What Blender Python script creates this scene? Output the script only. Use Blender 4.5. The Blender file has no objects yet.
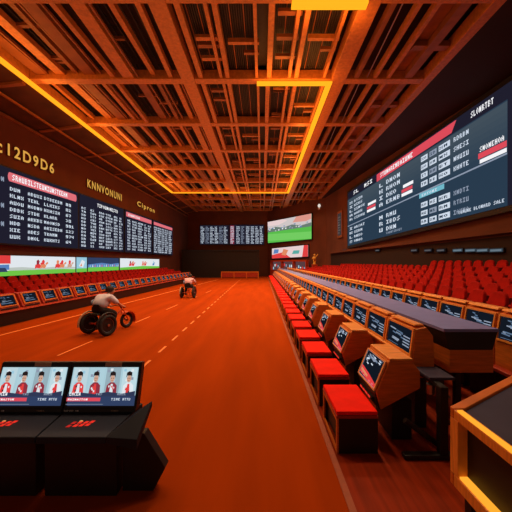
import bpy, bmesh, math, random
from mathutils import Vector, Matrix, Euler
S = bpy.context.scene
COL = S.collection
PI = math.pi
random.seed(7)

# ------------------------------------------------------------------ camera, world, lights, exposure
cd = bpy.data.cameras.new('camera'); cam = bpy.data.objects.new('camera', cd); COL.objects.link(cam)
cd.sensor_width = 36.0; cd.lens = 300/512*36; cd.clip_end = 200; cd.clip_start = .05
cd.shift_x = -6/512; cd.shift_y = 6/512
cam.location = (0, 0, 2.0); cam.rotation_euler = (PI/2, 0, 0)
S.camera = cam
S.view_settings.view_transform = 'Standard'; S.view_settings.look = 'None'
S.view_settings.gamma = 1.0; S.view_settings.use_curve_mapping = False
S.view_settings.exposure = 0.0
w = bpy.data.worlds.new('world'); S.world = w; w.use_nodes = True
w.node_tree.nodes['Background'].inputs[0].default_value = (1, .62, .42, 1)
w.node_tree.nodes['Background'].inputs[1].default_value = 0.10

def lamp(name, typ, loc, rot, energy, color, **kw):
    l = bpy.data.lights.new(name, typ); o = bpy.data.objects.new(name, l); COL.objects.link(o)
    o.location = loc; o.rotation_euler = rot; l.energy = energy; l.color = color
    for k, v in kw.items(): setattr(l, k, v)
    return o
WARM = (1, .66, .40); AMBER = (1, .36, .06)
# added fill spots just under the ceiling, without fixtures
for y, e in ((6.0, .75), (9.8, .9), (13.5, 1.0), (17.2, 1.1), (21, 1.1), (24.6, 1.1), (28.3, .85), (32, .6), (36, .45)):
    for x, k in ((-6.0, .62), (-2.3, .9), (1.1, 1.3), (4.6, .6)):
        if y == 36 and x > 4: continue
        lamp('fill_spot', 'SPOT', (x, y, 8.8), (0, 0, 0), 545*e*k, WARM, spot_size=math.radians(125), spot_blend=.8, shadow_soft_size=.25)
# added lamps boosting the light strips' amber glow, along and below each strip
lamp('strip_glow', 'AREA', (-8.95, 18, 8.78), (0, math.radians(-35), 0), 620, AMBER, shape='RECTANGLE', size=.25, size_y=24)
lamp('strip_glow', 'AREA', (2.6, 21, 8.78), (0, 0, 0), 420, AMBER, shape='RECTANGLE', size=.25, size_y=18)

# added bare lamp in mid-air, a warm wash thrown up at the timber ceiling
lamp('ceiling_wash', 'AREA', (-2.0, 19, 4.0), (PI, 0, 0), 480, (1, .52, .20), shape='RECTANGLE', size=9, size_y=34)

for x, y, sx, sy, e in ((2.1, 21, .5, 18, 150), (-8.3, 17, .5, 24, 150), (1.2, 11.3, 2.4, .4, 40), (-3, 29.8, 11, .4, 60), (1.8, 8.5, 2, .4, 25)):
    lamp('strip_glow', 'AREA', (x, y, 8.45), (PI, 0, 0), e, AMBER, shape='RECTANGLE', size=sx, size_y=sy)  # added up-facing lamps spreading the strips' glow onto nearby beams

# ------------------------------------------------------------------ materials
MATS = {}
def mat(name, col, rough=.6, var=.15, scale=8, metal=0.0, bump=0.0, grain=None, spec=.4):
    if name in MATS: return MATS[name]
    m = bpy.data.materials.new(name); m.use_nodes = True
    nt = m.node_tree; b = nt.nodes['Principled BSDF']
    b.inputs['Roughness'].default_value = rough; b.inputs['Metallic'].default_value = metal
    b.inputs['Specular IOR Level'].default_value = spec
    tc = nt.nodes.new('ShaderNodeTexCoord'); mp = nt.nodes.new('ShaderNodeMapping')
    mp.inputs['Scale'].default_value = grain or (1, 1, 1)
    n = nt.nodes.new('ShaderNodeTexNoise'); n.inputs['Scale'].default_value = scale; n.inputs['Detail'].default_value = 4
    nt.links.new(tc.outputs['Object'], mp.inputs[0]); nt.links.new(mp.outputs[0], n.inputs['Vector'])
    r = nt.nodes.new('ShaderNodeValToRGB')
    r.color_ramp.elements[0].position = .3; r.color_ramp.elements[1].position = .7
    r.color_ramp.elements[0].color = (*[c*(1-var) for c in col], 1)
    r.color_ramp.elements[1].color = (*[min(1, c*(1+var)) for c in col], 1)
    nt.links.new(n.outputs['Fac'], r.inputs[0]); nt.links.new(r.outputs[0], b.inputs['Base Color'])
    if bump:
        bp = nt.nodes.new('ShaderNodeBump'); bp.inputs['Strength'].default_value = bump
        nt.links.new(n.outputs['Fac'], bp.inputs['Height']); nt.links.new(bp.outputs[0], b.inputs['Normal'])
    MATS[name] = m
    return m
def emi(col, st=1.0):
    key = 'glow_%s_%g' % ('_'.join('%.3f' % c for c in col), st)
    if key in MATS: return MATS[key]
    m = bpy.data.materials.new(key); m.use_nodes = True; nt = m.node_tree; nt.nodes.clear()
    e = nt.nodes.new('ShaderNodeEmission'); o = nt.nodes.new('ShaderNodeOutputMaterial')
    e.inputs[0].default_value = (*col, 1); e.inputs[1].default_value = st
    nt.links.new(e.outputs[0], o.inputs[0]); MATS[key] = m
    return m
CARPET = mat('track_carpet', (.35, .043, .001), .9, .14, 1.2, grain=(2.2, .25, 1), spec=.03)
AISLE = mat('aisle_wood', (.25, .024, .002), .55, .25, 2, grain=(9, .5, 1), spec=.08)
LINE = mat('line_paint', (.85, .22, .035), .7, .1, 20)
EDGE = mat('edge_strip', (.33, .06, .01), .6, .1, 20)
WALL = mat('brown_wall', (.13, .034, .012), .8, .18, .6)
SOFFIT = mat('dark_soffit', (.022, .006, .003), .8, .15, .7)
SOFFITB = mat('lit_brown_soffit', (.085, .024, .006), .8, .3, 1.5)  # strip light on the lettered side's soffit put into a lighter brown
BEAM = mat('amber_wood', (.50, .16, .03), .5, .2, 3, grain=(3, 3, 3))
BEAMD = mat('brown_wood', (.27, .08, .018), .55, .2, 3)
PLENUM = mat('dark_plenum', (.035, .012, .006), .9, .3, 2)
GRILLE = mat('black_grille', (.03, .017, .012), .6, .2, 9)
WOOD = mat('orange_wood', (.66, .17, .016), .5, .18, 4, grain=(1, 1, 9))
FRAME = mat('tan_frame', (.85, .38, .13), .45, .1, 9)
WOODL = mat('pale_lit_wood', (.85, .31, .05), .42, .18, 5, grain=(1, 9, 1))  # lighter trim wood; edge highlights and strip-lit rails put into its colour
REDWOOD = mat('red_wood', (.42, .035, .01), .5, .2, 5)
BLACK = mat('black_paint', (.014, .010, .009), .5, .2, 5)
CHAR = mat('charcoal', (.020, .024, .036), .55, .12, 5, spec=.2)
BEZEL = mat('bezel_black', (.016, .014, .017), .45, .1, 9)
GREY = mat('grey_laminate', (.19, .20, .50), .45, .06, 4)
DGREY = mat('dark_grey_panel', (.055, .05, .085), .5, .1, 5, spec=.15)
CUSH = mat('red_vinyl', (.95, .012, .003), .6, .08, 6, spec=.06)
SEATR = mat('red_seat_fabric', (.36, .009, .005), .85, .25, 5, spec=.08)
SEATD = mat('dark_red_seat', (.16, .010, .008), .8, .2, 5)
GOLD = mat('gold_metal', (.85, .45, .08), .45, .1, 9)
E_GOLD = emi((.72, .36, .06)); GOLDD = mat('gold_shaded_side', (.16, .06, .012), .6, .1, 9)
STEEL = mat('steel', (.4, .38, .38), .35, .1, 9, metal=1.0)
RUBBER = mat('rubber', (.018, .014, .013), .8, .2, 20)
REDP = mat('red_metal_paint', (.55, .06, .012), .4, .1, 9)
SKIN = mat('skin', (.55, .26, .16), .6, .06, 20)
HAIR = mat('dark_hair', (.02, .011, .008), .7, .2, 40)
SHIRT = mat('white_shirt', (.62, .60, .72), .8, .08, 9)
SHIRTB = mat('pink_shirt', (.70, .42, .48), .8, .10, 9)
SLEEVE = mat('blue_cloth', (.20, .28, .48), .8, .1, 9)
TROUS = mat('black_trousers', (.016, .011, .010), .85, .2, 9)
TAN = mat('tan_label', (.50, .33, .24), .7, .1, 30)
WHITE = mat('white_plastic', (.75, .72, .72), .5, .05, 9)
CREAM = mat('cream_fender', (.50, .30, .17), .5, .1, 9)
E_BG = emi((.014, .013, .026)); E_BGB = emi((.022, .044, .075)); E_TXT = emi((.62, .70, .82)); E_TXTD = emi((.27, .32, .42))
E_RED = emi((.72, .07, .10)); E_PINK = emi((.75, .16, .19)); E_CYAN = emi((.16, .47, .58)); E_WHITE = emi((.92, .92, .95))
E_LED = emi((1, .36, .012), 1.35); E_LEDS = emi((1, .40, .03), 1.1)
E_SCR = emi((.006, .009, .016)); E_SBLUE = emi((.10, .16, .26)); E_BTN = emi((.85, .035, .02))

# ------------------------------------------------------------------ mesh builder
class MB:
    def __init__(s): s.v = []; s.f = []; s.m = []; s.mats = []
    def mi(s, m):
        if m not in s.mats: s.mats.append(m)
        return s.mats.index(m)
    def add(s, vs, fs, m):
        o = len(s.v); s.v += [tuple(p) for p in vs]; k = s.mi(m)
        for f in fs: s.f.append([o+i for i in f]); s.m.append(k)
    def hexa(s, p, m):      # 4 bottom ccw, 4 top ccw
        s.add(p, [(3,2,1,0),(4,5,6,7),(0,1,5,4),(1,2,6,5),(2,3,7,6),(3,0,4,7)], m)
    def box(s, x0, x1, y0, y1, z0, z1, m):
        s.hexa([(x0,y0,z0),(x1,y0,z0),(x1,y1,z0),(x0,y1,z0),(x0,y0,z1),(x1,y0,z1),(x1,y1,z1),(x0,y1,z1)], m)
    def prism(s, prof, ax, a, b, m):
        n = len(prof)
        def P(p, t): return {'x': (t, p[0], p[1]), 'y': (p[0], t, p[1]), 'z': (p[0], p[1], t)}[ax]
        vs = [P(p, a) for p in prof] + [P(p, b) for p in prof]
        fs = [tuple(range(n)), tuple(range(2*n-1, n-1, -1))] + [(i, n+i, n+(i+1) % n, (i+1) % n) for i in range(n)]
        s.add(vs, fs, m)
    def quad(s, p, m): s.add(p, [tuple(range(len(p)))], m)
    def tube(s, p, q, r, m, n=8, r2=None):
        p, q = Vector(p), Vector(q); d = (q-p).normalized(); r2 = r if r2 is None else r2
        a = d.orthogonal().normalized(); b = d.cross(a)
        vs = []
        for c, rr in ((p, r), (q, r2)):
            for i in range(n):
                t = 2*PI*i/n; vs.append(c+(a*math.cos(t)+b*math.sin(t))*rr)
        s.add(vs, [(i, (i+1) % n, n+(i+1) % n, n+i) for i in range(n)]+[tuple(range(n-1,-1,-1)), tuple(range(n, 2*n))], m)
    def path(s, pts, r, m, n=8):
        for a, b in zip(pts, pts[1:]): s.tube(a, b, r, m, n)
    def ell(s, c, r, m, nu=12, nv=8):
        vs, fs = [], []
        for j in range(nv+1):
            for i in range(nu):
                th = PI*j/nv; ph = 2*PI*i/nu
                vs.append((c[0]+r[0]*math.sin(th)*math.cos(ph), c[1]+r[1]*math.sin(th)*math.sin(ph), c[2]+r[2]*math.cos(th)))
        for j in range(nv):
            for i in range(nu): fs.append((j*nu+i, (j+1)*nu+i, (j+1)*nu+(i+1) % nu, j*nu+(i+1) % nu))
        s.add(vs, fs, m)
    def torus(s, c, R, r, m, nu=28, nv=8, a0=0, a1=2*PI):   # wheel in the yz plane
        vs, fs = [], []
        full = abs(a1-a0-2*PI) < 1e-6; N = nu if full else nu+1
        for i in range(N):
            t = a0+(a1-a0)*i/nu
            for j in range(nv):
                p = 2*PI*j/nv; k = R+r*math.cos(p)
                vs.append((c[0]+r*math.sin(p), c[1]+k*math.cos(t), c[2]+k*math.sin(t)))
        for i in range(nu):
            for j in range(nv): fs.append((i*nv+j, ((i+1) % N)*nv+j, ((i+1) % N)*nv+(j+1) % nv, i*nv+(j+1) % nv))
        s.add(vs, fs, m)
    def build(s, name, parent=None, bevel=0, seg=2, smooth=False, loc=None):
        me = bpy.data.meshes.new(name); me.from_pydata(s.v, [], s.f)
        for m in s.mats: me.materials.append(m)
        me.polygons.foreach_set('material_index', s.m)
        bm = bmesh.new(); bm.from_mesh(me)
        closed = all(len(e.link_faces) == 2 for e in bm.edges)
        if closed: bmesh.ops.recalc_face_normals(bm, faces=bm.faces)
        if bevel:
            es = [e for e in bm.edges if len(e.link_faces) == 2 and e.calc_face_angle(0) > .5]
            bmesh.ops.bevel(bm, geom=es, offset=bevel, segments=seg, affect='EDGES', profile=.5, clamp_overlap=True)
        bm.to_mesh(me); bm.free()
        if smooth: me.polygons.foreach_set('use_smooth', [True]*len(me.polygons))
        o = bpy.data.objects.new(name, me); COL.objects.link(o)
        if parent is not None: o.parent = parent
        if loc: o.location = loc
        return o

def tag(o, label=None, cat=None, group=None, kind=None):
    if label: o['label'] = label
    if cat: o['category'] = cat
    if group: o['group'] = group
    if kind: o['kind'] = kind
    return o
def thing(name, label, cat, loc=(0,0,0), rz=0, group=None):
    o = bpy.data.objects.new(name, None); COL.objects.link(o); o.empty_display_size = .2
    o.location = loc; o.rotation_euler = (0, 0, rz)
    return tag(o, label, cat, group)
def dup(root, loc, label, rz=None, kids=True):
    r = root.copy(); COL.objects.link(r); r.location = loc
    if rz is not None: r.rotation_euler = (0, 0, rz)
    r['label'] = label
    if kids:
        for ch in root.children:
            c = ch.copy(); COL.objects.link(c); c.parent = r
            for g in ch.children:
                d = g.copy(); COL.objects.link(d); d.parent = c
    return r
_ONE = 'first second third fourth fifth sixth seventh eighth ninth tenth eleventh twelfth thirteenth fourteenth fifteenth sixteenth seventeenth eighteenth nineteenth'.split()
_TEN = {20: 'twent', 30: 'thirt', 40: 'fort', 50: 'fift', 60: 'sixt'}
def nth(i):
    if i <= 19: return _ONE[i-1]
    t = i//10*10
    return _TEN[t]+'ieth' if i == t else _TEN[t]+'y-'+_ONE[i-t-1]

# 3x5 letters for the screens
F3 = {'A':'757 5 5','B':0}
FONT = dict(zip('ABCDEFGHIJKLMNOPQRSTUVWXYZ0123456789', [
 '25755','65656','34443','65556','74647','74644','34553','55755','72227','11153','55655','44447','57755','57775','25552','65644','25563','65655','34216','72222','55557','55522','55775','55255','55222','71247',
 '75557','26227','61247','61216','55711','74616','34757','71122','75757','75717']))
def glyph_rects(ch):
    for r, d in enumerate(FONT.get(ch, '00000')):
        b = int(d); row = [(b >> 2) & 1, (b >> 1) & 1, b & 1]; c = 0
        while c < 3:
            if row[c]:
                e = c
                while e < 3 and row[e]: e += 1
                yield c, 4-r, e, 5-r
                c = e
            else: c += 1
def rnd_word(n, rng, digits=False):
    return ''.join(rng.choice('0123456789' if digits else 'ABDEHIKLMNORSTUX') for _ in range(n))

class Screen:
    """A flat display: origin o, width vector s, height vector t; marks stand proud of it by a few millimetres."""
    def __init__(self, o, s, t, gap=.004):
        self.o, self.s, self.t = Vector(o), Vector(s), Vector(t)
        self.n = self.s.cross(self.t).normalized(); self.gap = gap; self.mb = MB()
        self.W, self.H = self.s.length, self.t.length
    def P(self, a, b, l): return self.o+self.s*a+self.t*b+self.n*self.gap*l
    def rect(self, a0, b0, a1, b1, m, l=1): self.mb.quad([self.P(a0,b0,l), self.P(a1,b0,l), self.P(a1,b1,l), self.P(a0,b1,l)], m)
    def poly(self, pts, m, l=1): self.mb.quad([self.P(a, b, l) for a, b in pts], m)
    def disc(self, a, b, ra, rb, m, l=1, n=14): self.poly([(a+ra*math.cos(2*PI*i/n), b+rb*math.sin(2*PI*i/n)) for i in range(n)], m, l)
    def text(self, a, b, h, st, m, l=2, width=None):
        cw = h/5*self.H/self.W
        if width: cw = width/(4*len(st))
        for i, ch in enumerate(st):
            for c0, r0, c1, r1 in glyph_rects(ch):
                self.rect(a+(i*4+c0)*cw, b+r0*h/5, a+(i*4+c1)*cw, b+r1*h/5, m, l)
    def build(self, name, parent): return self.mb.build(name, parent)

# ------------------------------------------------------------------ the setting
def lx(y): return -11.15+.0256*(y-12.6)          # wall under the gold lettering
def rx(y): return 7.70+(26-y)*.1167              # wall of the big tilted board
b = MB()
b.box(-12, .74, -1.5, 43, -.1, 0, CARPET); b.box(.74, 12, -1.5, 43, -.1, 0, AISLE)
b.box(.70, .76, -1.5, 40, 0, .006, EDGE)
def stripe(xa, ya, xb, yb, wd, z=.004):
    b.quad([(xa-wd/2, ya, z), (xa+wd/2, ya, z), (xb+wd/2, yb, z), (xb-wd/2, yb, z)], LINE)
y = 5.6
while y < 36:
    stripe(-2.27-.008*(y-5.6), y, -2.27-.008*(y+.5-5.6), y+.5, .055); y += 1.02
stripe(-7.15, 8.0, -5.0, 34, .10)
for ya, yb in ((6.4, 7.6), (9.9, 11.0), (12.6, 14.0), (16, 17.4), (19.5, 21)): stripe(-4.36+.055*(ya-6.4), ya, -4.36+.055*(yb-6.4), yb, .05)
tag(b.build('floor'), kind='structure')

b = MB()
b.hexa([(lx(-1.5)-.3,-1.5,0),(lx(-1.5),-1.5,0),(lx(43),43,0),(lx(43)-.3,43,0),(lx(-1.5)-.3,-1.5,8.35),(lx(-1.5),-1.5,8.35),(lx(43),43,8.35),(lx(43)-.3,43,8.35)], WALL)
tag(b.build('wall_left'), kind='structure')
b = MB()
b.hexa([(rx(-1.5),-1.5,0),(rx(-1.5)+.3,-1.5,0),(rx(32.5)+.3,32.5,0),(rx(32.5),32.5,0),(rx(-1.5),-1.5,10.3),(rx(-1.5)+.3,-1.5,10.3),(rx(32.5)+.3,32.5,10.3),(rx(32.5),32.5,10.3)], WALL)
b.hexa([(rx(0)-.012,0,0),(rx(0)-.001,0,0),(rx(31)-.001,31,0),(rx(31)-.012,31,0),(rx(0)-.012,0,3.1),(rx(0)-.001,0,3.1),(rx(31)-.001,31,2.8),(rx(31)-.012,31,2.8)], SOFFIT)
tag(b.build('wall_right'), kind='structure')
b = MB(); b.box(-11, .8, 42, 42.3, 0, 10.3, WALL); tag(b.build('wall_back'), kind='structure')
CA, CB = Vector((.8, 42, 0)), Vector((rx(32.5), 32.5, 0))
cdv = (CB-CA).normalized(); cn = Vector((-cdv.y, cdv.x, 0)); cn = cn if cn.y < 0 else -cn
b = MB()
def wallhex(b, p, q, n, th, z0, z1, m):
    b.hexa([p, q, q+n*th, p+n*th] and [(*(v.xy), z0) for v in (p, q, q+n*th, p+n*th)]+[(*(v.xy), z1) for v in (p, q, q+n*th, p+n*th)], m)
wallhex(b, CA, CB, -cn, .3, 0, 10.3, WALL)
tag(b.build('wall_corner'), kind='structure')
# ledge under the big board and trim between wall and soffit
b = MB(); b.hexa([(rx(2)-.22,2,3.22),(rx(2)-.002,2,3.22),(rx(31)-.002,31,2.86),(rx(31)-.22,31,2.86),(rx(2)-.22,2,3.4),(rx(2)-.002,2,3.4),(rx(31)-.002,31,3.02),(rx(31)-.22,31,3.02)], WALL)
tag(b.build('trim_1'), kind='structure')
b = MB(); b.box(-10.27, -10.19, 2, 41.9, 8.56, 8.64, BEAM); tag(b.build('trim_2'), kind='structure')
b = MB(); b.hexa([(lx(2)+.003,2,8.25),(lx(2)+.10,2,8.25),(lx(41.9)+.10,41.9,8.25),(lx(41.9)+.003,41.9,8.25),(lx(2)+.003,2,8.37),(lx(2)+.10,2,8.37),(lx(41.9)+.10,41.9,8.37),(lx(41.9)+.003,41.9,8.37)], BEAMD)
tag(b.build('trim_3'), kind='structure')

# ceiling: dark void, wooden coffer grid
b = MB(); b.box(-12, 12, -1.5, 43, 10.3, 10.5, PLENUM)
b.hexa([(-11.6,-1.5,8.36),(-9.25,-1.5,9.05),(-9.25,42,9.05),(-11.6,42,8.36),(-11.6,-1.5,8.5),(-9.25,-1.5,9.2),(-9.25,42,9.2),(-11.6,42,8.5)], SOFFITB)
b.box(6.55, 11.4, -1.5, 42, 9.0, 9.2, SOFFIT)
ceil = tag(b.build('ceiling'), kind='structure')
YS = [.6+3.7*k for k in range(12)]   # cross beams at .6, 4.3, 8.0, 11.7 ... 41.3
XS = [-9.25, -6.1, -2.85, 0.0, 3.0, 6.5]
for x, wd in ((-9.1, .32), (-2.85, .5), (2.95, .55), (6.4, .34)):
    b = MB(); b.box(x-wd/2, x+wd/2, -1, 42, 9.0, 9.45, BEAM); b.build('long_beam', ceil, .02)
for yk in YS:
    b = MB(); b.box(-9.0, 6.3, yk-.17, yk+.17, 9.03, 9.4, BEAM); b.build('cross_beam', ceil, .02)
for k, yk in enumerate(YS):      # ribs across the sloping soffit
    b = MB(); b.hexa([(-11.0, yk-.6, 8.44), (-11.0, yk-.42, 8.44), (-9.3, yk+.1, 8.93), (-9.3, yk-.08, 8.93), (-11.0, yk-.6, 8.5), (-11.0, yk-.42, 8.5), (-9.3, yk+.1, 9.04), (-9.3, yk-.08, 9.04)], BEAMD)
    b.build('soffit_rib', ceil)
def coffer(x0, x1, y0, y1, style, rng):
    b = MB(); W = x1-x0
    if style == 'ribs':           # close wooden ribs and stray slats in the bays near the strip
        n = max(2, round(W/.78))
        for i in range(1, n+1):
            xc = x0+W*(i-.5)/n+rng.uniform(-.1, .1); wd = rng.choice((.16, .22, .34, .42)); z = rng.uniform(9.06, 9.3)
            dx = rng.uniform(-.10, .10)
            b.hexa([(xc-wd/2,y0,z),(xc+wd/2,y0,z),(xc+wd/2+dx,y1,z),(xc-wd/2+dx,y1,z),(xc-wd/2,y0,z+.2),(xc+wd/2,y0,z+.2),(xc+wd/2+dx,y1,z+.2),(xc-wd/2+dx,y1,z+.2)], rng.choice((BEAM, BEAM, BEAMD)))
            if rng.random() < .7:
                b.box(xc+wd/2+.08, xc+wd/2+.14, y0, y1, z+.02, z+.1, BEAMD)
        for _ in range(rng.randint(1, 3)):
            yy = rng.uniform(y0+.3, y1-.4); xa = rng.uniform(x0, x0+W*.6)
            b.box(xa, xa+W*rng.uniform(.2, .4), yy, yy+rng.uniform(.08, .2), 9.32, 9.42, BEAMD)
        for i in range(int(W/.22)): b.box(x0+i*.22, x0+i*.22+.05, y0, y1, 9.75, 9.8, GRILLE)
    elif style == 'grille':       # black louvres between paired ribs
        for f, wd in ((.10, .17), (.40, .11), (.50, .15), (.93, .10)):
            xc = x0+W*f+rng.uniform(-.04, .04); b.box(xc-wd/2, xc+wd/2, y0, y1, 9.07, 9.32, BEAM)
        for i in range(int(W*.38/.07)): b.box(x0+W*.54+i*.07, x0+W*.54+i*.07+.03, y0, y1, 9.42, 9.48, BEAMD if i % 6 == 3 else GRILLE)
        for i in range(int(W*.25/.07)): b.box(x0+W*.14+i*.07, x0+W*.14+i*.07+.03, y0, y1, 9.42, 9.48, BEAMD if i % 5 == 0 else GRILLE)
        b.box(x0, x1, y0, y1, 9.55, 9.6, GRILLE)
        for _ in range(rng.randint(2, 4)):
            yy = rng.uniform(y0+.3, y1-.4); b.box(x0+W*.18, x0+W*.45, yy, yy+.16, 9.2, 9.3, rng.choice((BEAM, BEAMD)))
        if rng.random() < .7:
            yy = (y0+y1)/2+rng.uniform(-.4, .4); b.box(x0+W*.57, x1-.1, yy, yy+.13, 9.2, 9.34, BEAM)
            b.box(x0+W*.76, x1-.1, yy+.5, yy+.62, 9.2, 9.3, BEAMD)
    else:                         # the dim bays beside the wall of the tilted board
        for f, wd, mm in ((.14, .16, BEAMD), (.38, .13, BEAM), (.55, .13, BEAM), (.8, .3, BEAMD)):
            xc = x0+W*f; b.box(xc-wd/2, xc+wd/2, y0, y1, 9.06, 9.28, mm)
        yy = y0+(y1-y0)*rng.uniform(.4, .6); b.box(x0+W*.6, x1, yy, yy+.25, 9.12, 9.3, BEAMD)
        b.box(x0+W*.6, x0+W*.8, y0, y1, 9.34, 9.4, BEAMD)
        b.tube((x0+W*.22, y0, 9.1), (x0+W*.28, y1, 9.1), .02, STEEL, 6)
    b.build('coffer', ceil)
rng = random.Random(3)
for ya, yb in zip(YS, YS[1:]):
    y0, y1 = ya+.17, yb-.17
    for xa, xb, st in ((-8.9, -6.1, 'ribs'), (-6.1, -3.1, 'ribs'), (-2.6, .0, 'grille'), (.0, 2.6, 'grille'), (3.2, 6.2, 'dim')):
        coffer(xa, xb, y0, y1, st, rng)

# amber light strips under the beams
def strip(x0, x1, y0, y1, label):
    b = MB(); b.box(x0, x1, y0, y1, 8.93, 8.995, E_LED); tag(b.build('light_strip'), label, 'light strip', None)
strip(-9.12, -8.9, 3.5, 30.2, 'long amber light strip along the ceiling edge above the gold lettering')
strip(-8.9, 2.5, 30.1, 30.3, 'amber light strip crossing the far end of the wooden ceiling')
strip(2.5, 2.72, 11.6, 30.3, 'long amber light strip down the middle of the wooden ceiling')
strip(-.2, 2.5, 11.6, 11.82, 'short amber light strip joining the long ceiling strip at its near corner')
strip(.8, 2.85, 8.0, 8.25, 'amber light strip on the ceiling beam closest overhead')

# stepped tiers
TOP = [1.38, 1.48, 1.58, 1.70, 1.86, 2.08]
RX0 = [4.9, 5.7, 6.5, 7.3, 8.1, 8.9]
def rowx(n, y): return RX0[n]-.05*(y-6)
b = MB()
for n in range(6):
    z = TOP[n]-.86; ya, yb = 3.0, 33
    def lim(y, off): return min(rowx(n, y)+off, rx(y)-.02)
    segs = [3+1.5*i for i in range(21)]
    for p, q in zip(segs, segs[1:]):
        a0, a1 = rowx(n, p)-.42, rowx(n, q)-.42
        c0 = (rx(p)-.02 if n == 5 else lim(p, .38)); c1 = (rx(q)-.02 if n == 5 else lim(q, .38))
        if c0-a0 < .1 or c1-a1 < .1: continue
        b.hexa([(a0,p,0),(c0,p,0),(c1,q,0),(a1,q,0),(a0,p,z),(c0,p,z),(c1,q,z),(a1,q,z)], AISLE)
tag(b.build('floor_tiers_right'), kind='structure')
LTOP = [1.10, 1.26, 1.42]; LX0 = [-9.15, -9.85, -10.5]
def lrow(n, y): return LX0[n]+.036*(y-9.2)
b = MB()
for n in range(3):
    z = LTOP[n]-.86
    a0, a1 = lrow(n, 7)+.35, lrow(n, 31.6)+.35; c0, c1 = lrow(n, 7)-.35, lrow(n, 31.6)-.35
    c0, c1 = max(c0, lx(7)+.01), max(c1, lx(31.6)+.01)
    b.hexa([(c0,7,0),(a0,7,0),(a1,31.6,0),(c1,31.6,0),(c0,7,z),(a0,7,z),(a1,31.6,z),(c1,31.6,z)], AISLE)
tag(b.build('floor_tiers_left'), kind='structure')

# ------------------------------------------------------------------ race boards
def board(name, label, cat, o, s, t, n_out, margin=.12, depth=.18, group=None, bez=BEZEL):
    """housing box behind a display plane; returns (root, Screen)"""
    o, s, t = Vector(o), Vector(s), Vector(t); n = s.cross(t).normalized()
    r = thing(name, label, cat, o, 0, group)
    sh, th = s.normalized(), t.normalized(); z = Vector((0,0,0))
    a = z-sh*margin-th*margin; B = s+sh*margin-th*margin; C = s+t+sh*margin+th*margin; D = t-sh*margin+th*margin
    g = n*.012; b = MB(); b.hexa([a-n*depth, B-n*depth, C-n*depth, D-n*depth, a-g, B-g, C-g, D-g], bez); b.build('housing', r)
    return r, Screen(z, s, t, gap=.006)
def rows(sc, a, wd, b0, b1, n, fill, rng, m=E_TXT, digits=False, chars=4, l=2):
    st = (b1-b0)/n
    for i in range(n):
        k = max(1, round(chars*rng.uniform(.75, 1)))
        sc.text(a, b0+i*st, st*fill, rnd_word(k, rng, digits), m, l, width=wd*k/chars)
rg = random.Random(11)
def wl(y, z, off=.22): return Vector((lx(y)+off, y, z))
def leftboard(y0, y1, z0, z1, label):
    o = wl(y0, z0); return board('race_board', label, 'display board', o, wl(y1, z0)-o, Vector((0, 0, z1-z0)), 1, margin=.06, group='race boards under the gold lettering')
r, sc = leftboard(10.9, 17.62, 2.8, 6.05, 'large dark race board with rounded red header, beside the gold digits')
sc.rect(0, 0, 1, 1, E_BG, 0)
A = lambda y: (y-10.9)/6.72
sc.rect(A(12.95), .83, A(17.4), .95, E_PINK, 1); sc.disc(A(12.98), .89, .014, .06, E_PINK, 1); sc.disc(A(17.38), .89, .014, .06, E_PINK, 1)
sc.text(A(13.1), .855, .075, 'SRAUBILSTEUNIUNSTEEAM', E_WHITE, 2, width=A(16.7)-A(13.1))
for yy, wd, ch in ((12.98, .115, 4), (13.95, .135, 5), (14.95, .20, 7), (16.55, .105, 3)):
    rows(sc, A(yy), wd, .07, .80, 8, .52, rg, E_TXT, yy in (16.55,), ch)
for t_ in (.80, .46, .22): sc.text(A(12.2), t_, .06, 'OON', E_TXTD, 2, width=.08)
sc.build('display', r)
r, sc = leftboard(17.75, 23.1, 2.8, 6.05, 'dark race board of narrow number columns, second along from the gold digits')
sc.rect(0, 0, 1, 1, E_BG, 0)
sc.text(.34, .86, .07, 'TIPOUNOMESTR', E_WHITE, 2, width=.5)
for a, wd, ch in ((.03, .09, 2), (.2, .12, 3), (.38, .12, 3), (.53, .17, 4), (.73, .1, 3), (.87, .1, 3)):
    rows(sc, a, wd, .04, .80, 12, .62, rg, E_TXT, rg.random() < .5, ch)
sc.build('display', r)
r, sc = leftboard(23.35, 28.7, 2.8, 6.05, 'dark race board with pink header, second from the far corner')
sc.rect(0, 0, 1, 1, E_BG, 0); sc.rect(.03, .86, .97, .97, E_PINK, 1); sc.text(.1, .885, .055, 'EOUNTSIAR', E_WHITE, 2, width=.4)
for a, wd, ch in ((.07, .1, 2), (.22, .17, 4), (.42, .2, 4), (.66, .12, 3), (.82, .13, 3)): rows(sc, a, wd, .05, .82, 11, .65, rg, E_TXT, False, ch)
sc.build('display', r)
r, sc = leftboard(28.95, 34.8, 2.8, 6.05, 'dense pink-headed race board at the far corner of the lettered wall')
sc.rect(0, 0, 1, 1, E_BG, 0); sc.rect(.03, .87, .97, .96, E_PINK, 1)
for a, wd, ch in ((.04, .14, 3), (.2, .17, 4), (.39, .15, 3), (.56, .17, 4), (.76, .18, 4)): rows(sc, a, wd, .04, .84, 12, .7, rg, E_TXT, False, ch)
sc.build('display', r)

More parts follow.
